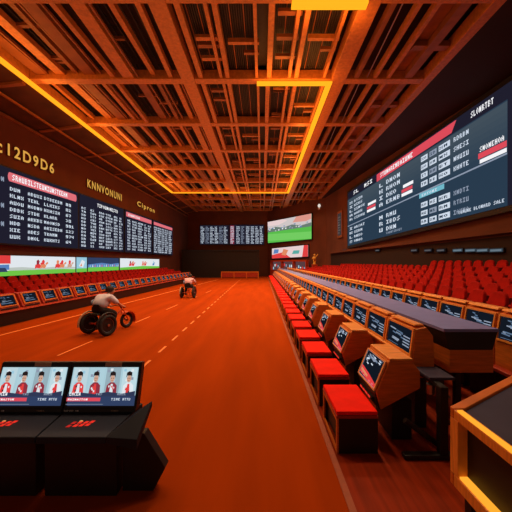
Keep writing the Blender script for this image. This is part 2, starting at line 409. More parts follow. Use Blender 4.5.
# race video banners below them
E_GRASS = emi((.16, .55, .06)); E_SKYW = emi((.75, .80, .84)); E_BLUE = emi((.10, .22, .50)); E_DKB = emi((.03, .05, .12)); E_TREE = emi((.50, .56, .52)); E_LB = emi((.32, .58, .72))
E_RED2 = emi((.75, .05, .05)); E_SKN = emi((.62, .36, .26)); E_HAIR = emi((.02, .012, .012)); E_DRED = emi((.28, .03, .05)); E_PALE = emi((.40, .60, .68)); E_ORG = emi((.75, .25, .12))
def leftvideo(y0, y1, label, z0=1.40, z1=2.28):
    o = wl(y0, z0, .2); return board('video_banner', label, 'video screen', o, wl(y1, z0, .2)-o, Vector((0,0,z1-z0)), 1, margin=.03, depth=.12, group='race video banners')
def runner(sc, a, b, s, m1, m2):   # a blurred horse and rider blob
    sc.poly([(a-.016*s, b), (a-.004*s, b+.06), (a+.012*s, b+.02), (a+.022*s, b+.16), (a+.012*s, b+.28), (a-.012*s, b+.24)], m1, 3)
    sc.poly([(a-.006*s, b+.24), (a+.008*s, b+.26), (a+.012*s, b+.42), (a+.004*s, b+.52), (a-.006*s, b+.44)], m2, 4)
    sc.poly([(a+.02*s, b+.2), (a+.034*s, b+.3), (a+.03*s, b+.4), (a+.016*s, b+.3)], m1, 3)
r, sc = leftvideo(10.6, 17.4, 'wide bright video banner of racing horses on grass below the red-headed race board')
sc.rect(0, 0, 1, 1, E_SKYW, 0); sc.poly([(0, 0), (1, 0), (1, .22), (.6, .30), (0, .2)], E_GRASS, 1)
sc.rect(.02, .6, .36, 1, E_RED2, 1); sc.poly([(0, .28), (.35, .30), (.35, .56), (0, .5)], E_BLUE, 1); sc.poly([(.05, .2), (.34, .2), (.32, .4), (.06, .36)], E_DKB, 2)
sc.poly([(.35, .25), (1, .25), (1, .36), (.8, .42), (.6, .34), (.45, .42), (.35, .4)], E_TREE, 1)
for a, m1, m2 in ((.58, E_RED2, E_DRED), (.63, E_ORG, E_RED2), (.78, E_RED2, E_ORG), (.83, E_ORG, E_RED2), (.92, E_SKN, E_RED2)): runner(sc, a, .3, 1.6, m1, m2)
sc.build('display', r)
r, sc = leftvideo(17.5, 18.5, 'small pale blue video panel between two wide banners')
sc.rect(0, 0, 1, 1, E_LB, 0); sc.rect(0, 0, 1, .25, E_GRASS, 1); sc.poly([(.2, .4), (.6, .3), (.8, .7), (.5, .85)], E_SKYW, 2); sc.poly([(.3, .4), (.5, .4), (.45, .6)], E_ORG, 3)
sc.build('display', r)
r, sc = leftvideo(18.6, 22.4, 'dark blue video banner of a crowded grass track')
sc.rect(0, 0, 1, 1, E_DKB, 0); sc.poly([(0, 0), (1, 0), (1, .3), (0, .3)], E_GRASS, 1); sc.poly([(0, .3), (1, .3), (1, .6), (.7, .52), (.4, .62), (0, .5)], E_BLUE, 1)
for i in range(14): sc.poly([(.04+i*.07, .32), (.075+i*.07, .34), (.06+i*.07, .52)], (E_LB, E_SKYW, E_PINK)[i % 3], 2)
sc.build('display', r)
r, sc = leftvideo(22.6, 30.6, 'white video banner with red horses nearest the far corner'.replace('nearest', 'close to'))
sc.rect(0, 0, 1, 1, E_SKYW, 0); sc.poly([(0, 0), (1, 0), (1, .2), (.5, .28), (0, .2)], E_GRASS, 1)
for a, m1, m2 in ((.2, E_RED2, E_DRED), (.26, E_RED2, E_ORG), (.5, E_ORG, E_RED2), (.56, E_RED2, E_ORG), (.8, E_BLUE, E_LB)): runner(sc, a, .28, 1.6, m1, m2)
sc.build('display', r)

# gold lettering on the wall
def letters(txt, y0, y1, z, h, label):
    c = bpy.data.curves.new('t', 'FONT'); c.body = txt; c.size = 1; c.extrude = .06; c.offset = .022; c.space_character = 1.3; c.resolution_u = 3
    t = bpy.data.objects.new('t', c); COL.objects.link(t)
    dg = bpy.context.evaluated_depsgraph_get(); dg.update()
    me = bpy.data.meshes.new_from_object(t.evaluated_get(dg)); bpy.data.objects.remove(t); bpy.data.curves.remove(c)
    xs = [v.co.x for v in me.vertices]; ys = [v.co.y for v in me.vertices]; w0, w1 = min(xs), max(xs)
    hh = max(ys)-min(ys)
    sx, sy = (y1-y0)/(w1-w0), h/hh
    ym = min(ys)
    for v in me.vertices: v.co = ((v.co.z+.07)*.6, (v.co.x-w0)*sx, (v.co.y-ym)*sy)
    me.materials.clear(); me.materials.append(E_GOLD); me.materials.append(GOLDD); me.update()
    for p in me.polygons: p.material_index = 0 if p.normal.x > .7 else 1  # lit look put into glowing fronts, side shading into a darker gold
    o = bpy.data.objects.new('gold_lettering', me); COL.objects.link(o)
    o.location = (lx(y0)+.005, y0, z); o.rotation_euler = (0, 0, -math.atan(.0256))
    tag(o, label, 'sign')
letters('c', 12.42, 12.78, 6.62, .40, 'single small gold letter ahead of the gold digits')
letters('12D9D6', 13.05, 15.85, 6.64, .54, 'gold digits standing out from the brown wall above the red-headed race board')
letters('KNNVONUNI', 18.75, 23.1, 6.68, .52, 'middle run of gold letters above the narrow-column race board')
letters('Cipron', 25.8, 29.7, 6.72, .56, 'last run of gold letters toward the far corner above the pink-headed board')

# the big tilted board
NO = Vector((7.45, 26, 3.39)); NS = Vector((9.22, 11.0, 4.12))-NO; NT = Vector((0, 0, 4.58))
r, sc = board('race_board', 'huge tilted blue-grey race board with red header bar above the tiered seats', 'display board', NO, NS, NT, 1, margin=.22, depth=.14)
sc.gap = .008
sc.rect(0, 0, 1, 1, E_BG, 0); sc.rect(0, 0, .985, .87, E_BGB, 1)
for i in range(8): sc.rect(.0, .44+i*.052, .985, .44+(i+1)*.052+.002, emi((.026+.004*i, .05+.004*i, .082+.003*i)), 2)
sc.poly([(0, .36), (.985, .42), (.985, .435), (0, .375)], E_TXTD, 3)
sc.text(.08, .90, .06, 'SL', E_WHITE, 4, width=.07); sc.text(.21, .90, .06, 'MSI', E_WHITE, 4, width=.09)
sc.poly([(.335, .865), (.80, .885), (.82, .985), (.335, .975)], E_RED, 3)
sc.text(.37, .895, .06, 'STUNAREMBAIUNE', E_WHITE, 5, width=.24)
sc.text(.875, .905, .055, 'SLONRTBT', E_WHITE, 5, width=.075)
rg = random.Random(5)
def slab_rows(a, wd, b0, b1, n, fill, m, chars):
    rows(sc, a, wd, b0, b1, n, fill, rg, m, False, chars, 5)
for a, wd, ch in ((.03, .05, 1), (.09, .13, 5)):
    slab_rows(a, wd, .45, .83, 5, .55, E_TXT, ch); slab_rows(a, wd, .04, .36, 4, .55, E_TXT, ch)
for a, wd, ch in ((.36, .04, 1), (.42, .11, 4)):
    slab_rows(a, wd, .46, .84, 4, .6, E_TXT, ch); slab_rows(a, wd, .08, .36, 3, .6, E_TXT, ch)
for bb in (.44,):
    for a, w_, in ((.24, .085), (.535, .07)):
        sc.rect(a, .46, a+w_, .5, E_WHITE, 5); sc.rect(a, .51, a+w_, .55, E_RED, 5); sc.rect(a+.01, .565, a+w_+.005, .605, E_WHITE, 5)
# icon columns in the middle
for j, (b0, n) in enumerate(((.47, 4), (.03, 3))):
    for i in range(n):
        bb = b0+i*.098
        for a, w_, m in ((.655, .035, E_TXT), (.70, .035, E_TXTD if i % 2 else E_TXT), (.745, .05, E_TXT)):
            sc.rect(a, bb, a+w_, bb+.06, m, 5)
            sc.text(a+.004, bb+.014, .03, rnd_word(2, rg), E_BGB, 6, width=w_*.8)
        sc.text(.81, bb+.01, .045, rnd_word(5, rg), E_TXT if j == 0 else E_TXTD, 5, width=.06)
sc.rect(.645, .345, .77, .40, E_CYAN, 5); sc.text(.66, .355, .03, 'EATONI', E_TXT, 6, width=.08)
sc.rect(.905, .44, .985, .475, E_WHITE, 5); sc.rect(.90, .485, .985, .535, E_RED, 5); sc.text(.905, .545, .045, 'SNONEHOA', E_WHITE, 5, width=.075)
sc.text(.83, .035, .03, 'OUMUNE BLONARD SALE', E_TXT, 5, width=.15)
sc.text(.42, .03, .03, 'CAUNTIBOUT', E_TXTD, 5, width=.12)
sc.build('display', r)

# far wall boards
def backboard(u0, u1, v0, v1, y, label, m=.08):
    z = lambda v: 2-(v-262)/300*y
    x = lambda u: (u-262)/300*y
    o = Vector((x(u0), y, z(v1))); return board('race_board', label, 'display board', o, Vector((x(u1)-x(u0), 0, 0)), Vector((0, 0, z(v0)-z(v1))), 1, margin=.05, depth=.15, group='race boards on the far wall')
rg = random.Random(21)
r, sc = backboard(200, 228.5, 225.3, 244.3, 41.8, 'far wall race board with white text columns, beside the lettered wall')
sc.gap = .02
sc.rect(0, 0, 1, 1, E_BG, 0)
for a in (.03, .2, .36, .52, .68, .84): rows(sc, a, .13, .05, .95, 11, .68, rg, E_TXTD if a in (.2, .68) else E_TXT, False, 3)
sc.build('display', r)
r, sc = backboard(229.6, 264, 225, 244.5, 41.8, 'far wall race board with a red column, beside the green race video')
sc.gap = .02
sc.rect(0, 0, 1, 1, E_BG, 0); sc.rect(.02, .03, .13, .97, E_DRED, 1)
for a in (.03, .2, .33, .48, .62, .75, .88): rows(sc, a, .1, .05, .95, 11, .68, rg, E_TXTD if a in (.33,) else E_TXT, False, 3)
sc.build('display', r)
# big dark stage screen, standing on the floor in front of the far wall
b = MB(); b.box(-10.2, -.35, 38.2, 38.6, 0, 3.55, BLACK); b.box(-10.2, -.35, 38.1, 38.2, 3.4, 3.55, BEZEL); b.box(-10.2, -.35, 38.12, 38.2, 0, .12, BEZEL)
tag(b.build('stage_screen'), 'wide black unlit screen standing on the floor at the far end', 'screen')
r = thing('low_barrier', 'low brown wooden barrier in front of the black screen', 'barrier', (-5.0, 36.6, 0))
b = MB(); b.box(0, 4.6, 0, .08, .72, .84, WOOD); b.build('rail', r)
b = MB(); b.box(.05, 4.55, .02, .06, .12, .72, REDWOOD); b.build('panel', r)
for x in (0, 1.53, 3.06, 4.5):
    b = MB(); b.box(x, x+.1, 0, .08, 0, .72, WOOD); b.build('post', r)

# angled corner wall: green race video, poster screen, shop front
def cpt(u, v=None, off=.15):
    """point on the angled wall seen at column u"""
    p = CA+cn*off; k = (u-262)/300
    t = (k*p.y-p.x)/(cdv.x-k*cdv.y); q = p+cdv*t
    return q if v is None else Vector((q.x, q.y, 2-(v-262)/300*q.y))
def cboard(name, label, u0, v0, u1, v1, h):
    a, c = cpt(u0, v0), cpt(u1, v1)
    return board(name, label, 'video screen', a, c-a, Vector((0, 0, h)), 1, margin=.1, depth=.13)
r, sc = cboard('race_video', 'big green racecourse video screen on the angled far corner wall', 268, 243, 311.5, 239, 2.9)
sc.gap = .015
E_GRN = emi((.10, .50, .07)); E_GRN2 = emi((.17, .60, .12))
sc.rect(0, 0, 1, 1, E_GRN, 0); sc.poly([(0, .1), (1, .02), (1, .3), (0, .42)], E_GRN2, 1)
sc.rect(0, .56, 1, 1, emi((.62, .56, .56)), 1); sc.poly([(0, .5), (1, .5), (1, .66), (.8, .6), (.6, .7), (.4, .62), (.2, .72), (0, .6)], emi((.14, .2, .17)), 2)
for i in range(26):
    a = rg.random()*.95; bb = .5+rg.random()*.2; sc.rect(a, bb, a+.03, bb+.05, (E_WHITE, E_TXTD, E_BLUE, E_TREE)[i % 4], 3)
sc.poly([(.62, .78), (.9, .74), (1, .8), (1, 1), (.7, 1)], emi((.72, .30, .24)), 3); sc.poly([(.0, .8), (.3, .78), (.5, .9), (.4, 1), (0, 1)], emi((.8, .62, .62)), 3)
sc.build('display', r)
r, sc = cboard('poster_screen', 'small red and white advert screen below the green race video', 272, 258.5, 308, 256.5, 1.35)
sc.gap = .015
sc.rect(0, 0, 1, 1, emi((.80, .62, .62)), 0); sc.poly([(0, 0), (.55, 0), (.35, .55), (0, .35)], E_RED2, 1); sc.poly([(.86, 0), (1, 0), (1, 1), (.9, 1)], E_RED2, 1)
sc.poly([(.05, .45), (.2, .5), (.22, .85), (.08, .9)], E_BLUE, 2); sc.poly([(.6, .3), (.78, .3), (.8, .6), (.64, .62)], emi((.1, .4, .36)), 2); sc.poly([(.3, .3), (.42, .2), (.5, .7), (.36, .85)], E_ORG, 2)
sc.build('display', r)
q0, q1 = cpt(270, off=.75), cpt(306, off=.75)
r = thing('betting_booth', 'red framed booth with lit counter window under the advert screen', 'booth', q0, math.atan2((q1-q0).y, (q1-q0).x))
L = (q1-q0).length
b = MB(); b.box(0, L, 0, .4, 0, .95, REDWOOD); b.build('counter', r)
b = MB(); b.box(0, L, .05, .45, 2.05, 2.25, REDP); b.build('lintel', r)
for x in (0, L*.33, L*.66, L-.14):
    b = MB(); b.box(x, x+.14, .02, .4, .95, 2.05, REDP); b.build('post', r)
b = MB(); b.quad([(0, .42, .95), (L, .42, .95), (L, .42, 2.05), (0, .42, 2.05)], emi((.10, .045, .05)))
for i in range(20):
    x = L*(.02+.048*i); z = 1.0+rg.random()*.55; b.quad([(x, .41, z), (x+.2, .41, z), (x+.2, .41, z+.32), (x, .41, z+.32)], (E_LB, E_SKYW, E_RED2, E_TXTD, E_ORG)[i % 5])
b.build('lit_window', r)
# small fittings on the far walls
p = cpt(319, 207, .03)
r = thing('wall_lamp', 'small white lamp high on the angled corner wall', 'lamp', p)
b = MB(); b.box(-.1, .1, -.1, .1, -.3, .0, WHITE); b.build('bracket', r); b = MB(); b.ell((0, -.12, .12), (.16, .16, .2), emi((.8, .7, .62))); b.build('globe', r, smooth=True)
p = cpt(314.5, 264, .9)
r = thing('gold_statuette', 'small gold standing statuette on a plinth beside the betting booth', 'statue', (p.x, p.y, 0))
b = MB(); b.box(-.28, .28, -.28, .28, 0, 1.75, REDWOOD); b.build('plinth', r, .02)
b = MB(); b.tube((0, 0, 1.75), (0, 0, 1.95), .2, GOLD, 10, .12); b.tube((-.06, 0, 1.95), (-.08, 0, 2.25), .07, GOLD, 8, .09); b.tube((.06, 0, 1.95), (.08, 0, 2.25), .07, GOLD, 8, .09)
b.tube((0, 0, 2.2), (0, 0, 2.6), .15, GOLD, 10, .19); b.tube((.15, 0, 2.55), (.36, -.05, 2.85), .06, GOLD, 8, .04); b.tube((-.15, 0, 2.55), (-.28, -.1, 2.3), .06, GOLD, 8, .04); b.ell((0, 0, 2.76), (.11, .11, .14), GOLD)
b.build('figure', r, smooth=True)
def rw(y, z, off=.02): return Vector((rx(y)-off, y, z))
r = thing('framed_display', 'dark framed display panel on the brown wall beyond the big tilted board', 'display', rw(28.9, 4.3))
d = rw(27.7, 0)-rw(28.9, 0)
b = MB(); n_ = d.cross(Vector((0,0,1))).normalized(); dd = d*1.0
b.hexa([Vector((0,0,0)), dd, dd+n_*.1, n_*.1, Vector((0,0,2.5)), dd+Vector((0,0,2.5)), dd+n_*.1+Vector((0,0,2.5)), n_*.1+Vector((0,0,2.5))], BEAMD); b.build('frame', r)
sc = Screen(n_*.11+d*.1+Vector((0,0,.2)), d*.8, Vector((0,0,2.1)), .006); sc.rect(0, 0, 1, 1, emi((.05, .035, .035)), 0)
rows(sc, .1, .7, .1, .9, 7, .4, rg, emi((.22, .17, .15)), False, 4); sc.build('display', r)
# small monitors mounted in the dark strip below the big board
for i, (u, col) in enumerate(((346, E_LB), (379, E_TXTD), (416, E_TXTD), (430, E_TXTD), (443, E_TXTD), (460, E_LB), (473, E_LB), (485, E_LB), (499, E_LB))):
    k = (u-262)/300; y = (7.7+26*.1167)/(k+.1167); z = 2+(262-250.5)/300*y+.02
    o = rw(y+.3, z-.08, .12); s = rw(y-.3, z-.08, .12)-o
    r, sc = board('wall_monitor', 'small slim %s monitor on the wall below the tilted board, %s from the far end' % ('bluish' if col is E_LB else 'dim', nth(i+1)), 'monitor', o, s, Vector((0, 0, .14)), 1, margin=.02, depth=.08, group='small monitors below the tilted board')
    sc.rect(0, 0, 1, 1, emi((.03, .045, .06)) if col is E_LB else E_SCR, 0); sc.rect(.08, .2, .9, .75, emi((.13, .18, .22)) if col is E_LB else emi((.09, .085, .09)), 1); sc.build('display', r)

# ------------------------------------------------------------------ aisle terminals beside the stools
def dark_screen(sc, rng, n=9):
    sc.rect(0, 0, 1, 1, E_SCR, 0)
    for _ in range(n):
        a, b_ = rng.uniform(.08, .7), rng.uniform(.15, .85); w_ = rng.uniform(.08, .28)
        sc.poly([(a, b_), (a+w_, b_-.03), (a+w_, b_+.03), (a, b_+.05)], rng.choice((E_SBLUE, E_TXTD, E_SBLUE)), 1)

# stools
def make_stool():
    r = thing('bench_stool', '', 'stool', (.78, 3.13, 0), 0, 'red stools along the aisle')
    b = MB(); b.box(.02, .43, .0, .03, .0, .365, BLACK); b.box(.02, .43, .67, .70, 0, .365, BLACK); b.box(.40, .43, .03, .67, 0, .365, BLACK); b.box(.05, .06, .03, .67, .03, .365, BLACK)
    b.build('base', r)
    b = MB()
    for y0, y1, z0, z1 in ((.0, .035, 0, .365), (.665, .70, 0, .365), (.035, .665, 0, .035), (.035, .665, .33, .365)): b.box(.0, .02, y0, y1, z0, z1, WOOD)
    b.build('side_frame', r)
    b = MB(); b.box(-.005, .435, -.005, .705, .366, .395, REDWOOD); b.build('seat_board', r, .006)
    b = MB(); b.box(.0, .43, .0, .70, .396, .44, CUSH); b.build('cushion', r, .012)
    return r
st0 = make_stool()
NST = 31
for i in range(NST):
    lab = 'red-cushioned bench stool at the aisle edge, %s from the near end' % nth(i+1)
    if i == 0: st0['label'] = lab
    else: dup(st0, (.78, 3.13+1.035*i, 0), lab)

# slanted slot-style terminals
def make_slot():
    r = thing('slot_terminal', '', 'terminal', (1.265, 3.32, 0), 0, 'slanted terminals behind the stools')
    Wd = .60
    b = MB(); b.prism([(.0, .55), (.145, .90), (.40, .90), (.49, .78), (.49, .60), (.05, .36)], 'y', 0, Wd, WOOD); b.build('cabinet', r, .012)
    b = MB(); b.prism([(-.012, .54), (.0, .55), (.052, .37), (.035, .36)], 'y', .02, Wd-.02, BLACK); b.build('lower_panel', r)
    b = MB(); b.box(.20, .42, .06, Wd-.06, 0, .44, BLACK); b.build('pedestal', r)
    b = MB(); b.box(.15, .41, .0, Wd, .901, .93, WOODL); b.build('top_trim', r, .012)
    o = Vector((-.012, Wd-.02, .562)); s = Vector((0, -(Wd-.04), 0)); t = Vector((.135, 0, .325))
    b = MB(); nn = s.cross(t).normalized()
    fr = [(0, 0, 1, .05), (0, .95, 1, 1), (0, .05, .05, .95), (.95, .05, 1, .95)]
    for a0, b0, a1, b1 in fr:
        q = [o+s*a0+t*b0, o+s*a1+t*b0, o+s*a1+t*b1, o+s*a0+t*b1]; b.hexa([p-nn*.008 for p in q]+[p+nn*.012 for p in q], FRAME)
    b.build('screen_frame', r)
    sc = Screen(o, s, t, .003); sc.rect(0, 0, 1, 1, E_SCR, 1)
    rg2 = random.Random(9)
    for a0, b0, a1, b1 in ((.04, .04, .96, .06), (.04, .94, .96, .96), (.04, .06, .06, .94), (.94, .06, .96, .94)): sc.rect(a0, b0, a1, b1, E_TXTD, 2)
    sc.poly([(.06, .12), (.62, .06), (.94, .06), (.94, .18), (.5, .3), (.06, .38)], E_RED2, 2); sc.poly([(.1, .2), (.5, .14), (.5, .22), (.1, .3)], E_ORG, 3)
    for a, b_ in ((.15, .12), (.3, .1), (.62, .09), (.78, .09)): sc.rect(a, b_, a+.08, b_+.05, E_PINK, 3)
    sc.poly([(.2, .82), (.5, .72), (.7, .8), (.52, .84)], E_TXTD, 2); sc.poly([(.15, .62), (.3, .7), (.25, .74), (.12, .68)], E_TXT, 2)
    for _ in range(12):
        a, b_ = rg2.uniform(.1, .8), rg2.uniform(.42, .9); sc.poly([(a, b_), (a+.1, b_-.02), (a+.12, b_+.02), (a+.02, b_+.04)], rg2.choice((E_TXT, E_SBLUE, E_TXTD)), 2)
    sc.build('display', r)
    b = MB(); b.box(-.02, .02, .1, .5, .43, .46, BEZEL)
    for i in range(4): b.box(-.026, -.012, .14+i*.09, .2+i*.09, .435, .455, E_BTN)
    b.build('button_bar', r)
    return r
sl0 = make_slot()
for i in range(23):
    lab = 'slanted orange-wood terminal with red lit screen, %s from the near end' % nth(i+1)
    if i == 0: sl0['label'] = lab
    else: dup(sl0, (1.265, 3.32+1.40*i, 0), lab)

# upright monitor terminals of the second row
def make_monitor(name, prof, face, Wd, group, ped, seed):
    r = thing(name, '', 'terminal', (0, 0, 0), 0, group)
    b = MB(); b.prism(prof, 'y', 0, Wd, WOOD); b.build('cabinet', r, .012)
    (xa, za), (xb, zb) = face
    o = Vector((xa-.004, Wd-.03, za)); s = Vector((0, -(Wd-.06), 0)); t = Vector((xb-xa, 0, zb-za)); nn = s.cross(t).normalized()
    b = MB()
    for a0, b0, a1, b1 in ((-.02, -.06, 1.02, .02), (-.02, .97, 1.02, 1.05), (-.02, .02, .025, .97), (.975, .02, 1.02, .97)):
        q = [o+s*a0+t*b0, o+s*a1+t*b0, o+s*a1+t*b1, o+s*a0+t*b1]; b.hexa([p-nn*.01 for p in q]+[p+nn*.02 for p in q], WOODL)
    b.build('screen_frame', r)
    sc = Screen(o, s, t, .003); dark_screen(sc, random.Random(seed)); 
    for i in range(4): sc.rect(.66, .2+.12*i, .9, .25+.12*i, E_TXTD, 1)
    sc.rect(.1, .08, .5, .1, E_SBLUE, 1); sc.build('display', r)
    x0, x1, h = ped
    b = MB(); b.box(x0, x1, .06, Wd-.06, 0, h, BLACK); b.build('pedestal', r)
    return r
m0 = make_monitor('monitor_terminal', [(0, .87), (.05, 1.20), (.17, 1.225), (.25, 1.12), (.27, .62), (.01, .62)], ((.004, .885), (.045, 1.185)), .77, 'upright terminals beside the grey counter', (.06, .2, .62), 3)
b = MB(); b.prism([(-.012, .935), (.06, 1.232), (.16, 1.232)], 'y', -.001, -.0005, WOODL)
b = MB(); b.prism([(.05, 1.226), (.17, 1.226), (.16, 1.25), (.06, 1.25)], 'y', .05, .72, WOODL); b.build('top_trim', m0, .006)
b = MB(); b.prism([(-.055, .835), (-.004, .85), (-.004, .87), (-.055, .858)], 'y', .0, .77, WOODL); b.build('ledge', m0, .004)
m0.location = (1.785, 3.56, 0)
for i in range(41):
    lab = 'upright dark-screened terminal in orange wood, %s along the grey counter from the near end' % nth(i+1)
    if i == 0: m0['label'] = lab
    else: dup(m0, (1.785, 3.56+.78*i, 0), lab)

# the long grey counter
r = thing('long_counter', 'long grey-topped counter with wood sides running down the hall', 'counter', (0, 0, 0))
def cstrip(b, pts, z0, z1, m):
    """pts: list of (y, xl, xr) swept along y"""
    for (ya, la, ra), (yb, lb, rb) in zip(pts, pts[1:]):
        b.hexa([(la,ya,z0),(ra,ya,z0),(rb,yb,z0),(lb,yb,z0),(la,ya,z1),(ra,ya,z1),(rb,yb,z1),(lb,yb,z1)], m)
CP = [(3.58, 2.17, 2.83), (38, 2.03, 2.62)]
def cin(d): return [(3.58+d*.6, 2.17+d, 2.83-d), (37.9, 2.03+d, 2.62-d)]
b = MB(); cstrip(b, CP, 1.165, 1.20, GREY); b.build('counter_top', r)
b = MB()
pts = cin(.0)
for (ya, la, ra), (yb, lb, rb) in zip(pts, pts[1:]):
    b.hexa([(la+.07,ya+.01,.95),(ra-.07,ya+.01,.95),(rb-.07,yb,.95),(lb+.07,yb,.95),(la+.01,ya+.01,1.164),(ra-.01,ya+.01,1.164),(rb-.01,yb,1.164),(lb+.01,yb,1.164)], BLACK)
b.build('apron', r)
b = MB()
for (ya, la, ra), (yb, lb, rb) in zip(pts, pts[1:]):
    b.hexa([(la+.07,ya+.0,.68),(ra-.07,ya+.0,.68),(rb-.07,yb,.68),(lb+.07,yb,.68),(la+.07,ya+.0,.949),(ra-.07,ya+.0,.949),(rb-.07,yb,.949),(lb+.07,yb,.949)], WOOD)
b.build('lower_box', r)
for yy in (3.9, 6.5, 9.5, 13, 17, 21, 25, 29, 33, 37):
    for xx in (2.30, 2.52):
        b = MB(); b.box(xx, xx+.07, yy, yy+.07, 0, .68, BLACK); b.build('leg', r)

# terminals of the third row
m1 = make_monitor('screen_terminal', [(0, .9), (.07, 1.30), (.24, 1.33), (.30, 1.15), (.30, .55), (.0, .55)], ((.01, .96), (.066, 1.275)), .645, 'terminals behind the grey counter', (.08, .24, .55), 8)
b = MB(); b.prism([(.07, 1.335), (.24, 1.335), (.22, 1.365), (.09, 1.365)], 'y', .02, .62, WOODL); b.build('top_trim', m1, .006)
b = MB(); b.box(-.12, -.002, .0, .645, .55, .60, REDWOOD); b.build('ledge', m1, .01)
m1.location = (3.20, 3.48, 0)
for i in range(46):
    lab = 'dark-screened terminal facing the back of the grey counter, %s from the near end' % nth(i+1)
    if i == 0: m1['label'] = lab
    else: dup(m1, (3.20-.008*i, 3.48+.655*i, 0), lab)

# stand and shelf at the near end of the rows
r = thing('shelf_stand', 'black T-footed stand with a small dark shelf at the terminal row end', 'stand', (0, 0, 0))
b = MB(); b.box(1.44, 2.02, 3.02, 3.10, 0, .05, BLACK); b.build('foot', r, .008)
b = MB(); b.box(1.80, 1.88, 3.02, 3.10, .05, .735, BLACK); b.build('post', r, .006)
b = MB(); b.tube((1.83, 3.14, .10), (1.50, 3.15, .34), .03, BLACK); b.tube((1.84, 3.06, .36), (2.16, 3.07, .36), .025, BLACK); b.build('brace', r)
b = MB(); b.box(1.775, 2.05, 3.18, 3.52, .74, .775, DGREY); b.build('shelf', r, .008)
b = MB(); b.box(1.81, 1.87, 3.03, 3.5, .70, .739, BLACK); b.build('shelf_bracket', r)
b = MB(); b.tube((1.80, 3.2, .70), (1.80, 3.2, .60), .045, STEEL, 12); b.tube((1.88, 3.16, .68), (1.95, 3.14, .58), .02, STEEL); b.build('cable_clamp', r)

# ------------------------------------------------------------------ theatre chairs on the tiers
def make_chair(detail):
    # local: front faces -x, base at the tier floor
    back = [(-.0, .40), (.06, .42), (.12, .86), (.06, .86)]
    def bk(b):
        n = 7
        prof = [(-.25, .40), (-.27, .62)]+[(-.25+.25*(1-math.cos(PI/2*i/n))*1.0, .72+.14*math.sin(PI/2*i/n)) for i in range(n+1)]
        prof = prof+[(-a, z) for a, z in prof[::-1][1:]]; prof = [(a*.9, z) for a, z in prof]
        m = len(prof)
        lean = lambda z: .20*(z-.4)
        for da, db, mm in ((.0, .09, SEATR),):
            vs = [(da+lean(z), a, z) for a, z in prof]+[(db+lean(z), a*.97, z) for a, z in prof]
            b.add(vs, [tuple(range(m)), tuple(range(2*m-1, m-1, -1))]+[(i, m+i, m+(i+1) % m, (i+1) % m) for i in range(m)], mm)
    def cu(b): b.box(-.40, .02, -.24, .24, .36, .45, SEATR)
    def ba(b): b.box(-.28, .10, -.05, .05, 0, .36, BLACK); b.box(-.32, .05, -.285, -.262, .3, .58, SEATD); b.box(-.32, .05, .262, .285, .3, .58, SEATD); b.box(-.05, .0, -.28, .28, .28, .35, BLACK)
    if not detail:
        b = MB(); bk(b); cu(b); ba(b)
        me = b.build('theatre_chair'); return me
    r = thing('theatre_chair', '', 'chair')
    b = MB(); bk(b); b.build('backrest', r, .02)
    b = MB(); cu(b); b.build('seat', r, .025)
    b = MB(); ba(b); b.build('frame', r)
    return r
spots = []
ROWN = ['front', 'second', 'third', 'fourth', 'fifth', 'top']
for n in range(6):
    k = 0; y = 4.6
    while y < 30.5:
        x = rowx(n, y)
        if x < rx(y)-.5 and 300*x/y < 262+18:
            k += 1; spots.append((abs(y)+.0, x, y, TOP[n]-.86, 0, 'red tier chair under the tilted board, %s row, %s from the near end' % (ROWN[n], nth(k)), 'chairs on the tiers under the tilted board'))
        y += .575
for n in range(3):
    k = 0; y = 8.0
    while y < 31:
        x = lrow(n, y)
        if 300*x/y > -262-12 and x > lx(y)+.28:
            k += 1; spots.append((y, x, y, LTOP[n]-.86, PI, 'red tier chair on the lettered-wall side, %s row, %s from the near end' % (('front', 'middle', 'back')[n], nth(k)), 'chairs on the tiers under the gold lettering'))
        y += .575
spots.sort()
print('CHAIRS', len(spots))
cd0, cs0 = make_chair(True), make_chair(False)
tag(cs0, cat='chair')
u0 = u1 = False
rest = []
for i, (_, x, y, z, rz, lab, grp) in enumerate(spots):
    if i < 150:
        o = cd0 if not u0 else dup(cd0, (0, 0, 0), ''); u0 = True
    elif i < 300:
        o = cs0 if not u1 else dup(cs0, (0, 0, 0), '', kids=False); u1 = True
    else:
        rest.append((x, y, z, rz)); continue
    o.location = (x, y, z); o.rotation_euler = (0, 0, rz); o['label'] = lab; o['group'] = grp
if rest:
    b = MB(); src = cs0.data; base = [v.co.copy() for v in src.vertices]
    for x, y, z, rz in rest:
        c, s_ = math.cos(rz), math.sin(rz); off = len(b.v)
        b.v += [(x+p.x*c-p.y*s_, y+p.x*s_+p.y*c, z+p.z) for p in base]
        for p in src.polygons: b.f.append([off+i for i in p.vertices]); b.m.append(b.mi(src.materials[p.material_index]))
    tag(b.build('far_tier_seating'), 'red tier seating massed at the far end of both tiers', 'seating', kind='stuff')

# ------------------------------------------------------------------ terminals in front of the lettered wall's tiers
LA = math.atan(.04)
def lfx(y): return -7.98+.04*(y-9.2)
r = thing('terminal_bench', 'long red-lipped bench with black base carrying the terminals opposite the aisle', 'bench', (0, 0, 0))
b = MB(); b.hexa([(lfx(7)-.62,7,0),(lfx(7)-.06,7,0),(lfx(31.4)-.06,31.4,0),(lfx(31.4)-.62,31.4,0),(lfx(7)-.62,7,.43),(lfx(7)-.02,7,.43),(lfx(31.4)-.02,31.4,.43),(lfx(31.4)-.62,31.4,.43)], BLACK); b.build('base', r)
b = MB(); b.hexa([(lfx(7)-.62,7,.431),(lfx(7)+.05,7,.431),(lfx(31.4)+.05,31.4,.431),(lfx(31.4)-.62,31.4,.431),(lfx(7)-.62,7,.50),(lfx(7)+.03,7,.48),(lfx(31.4)+.03,31.4,.48),(lfx(31.4)-.62,31.4,.50)], REDWOOD); b.build('lip', r)
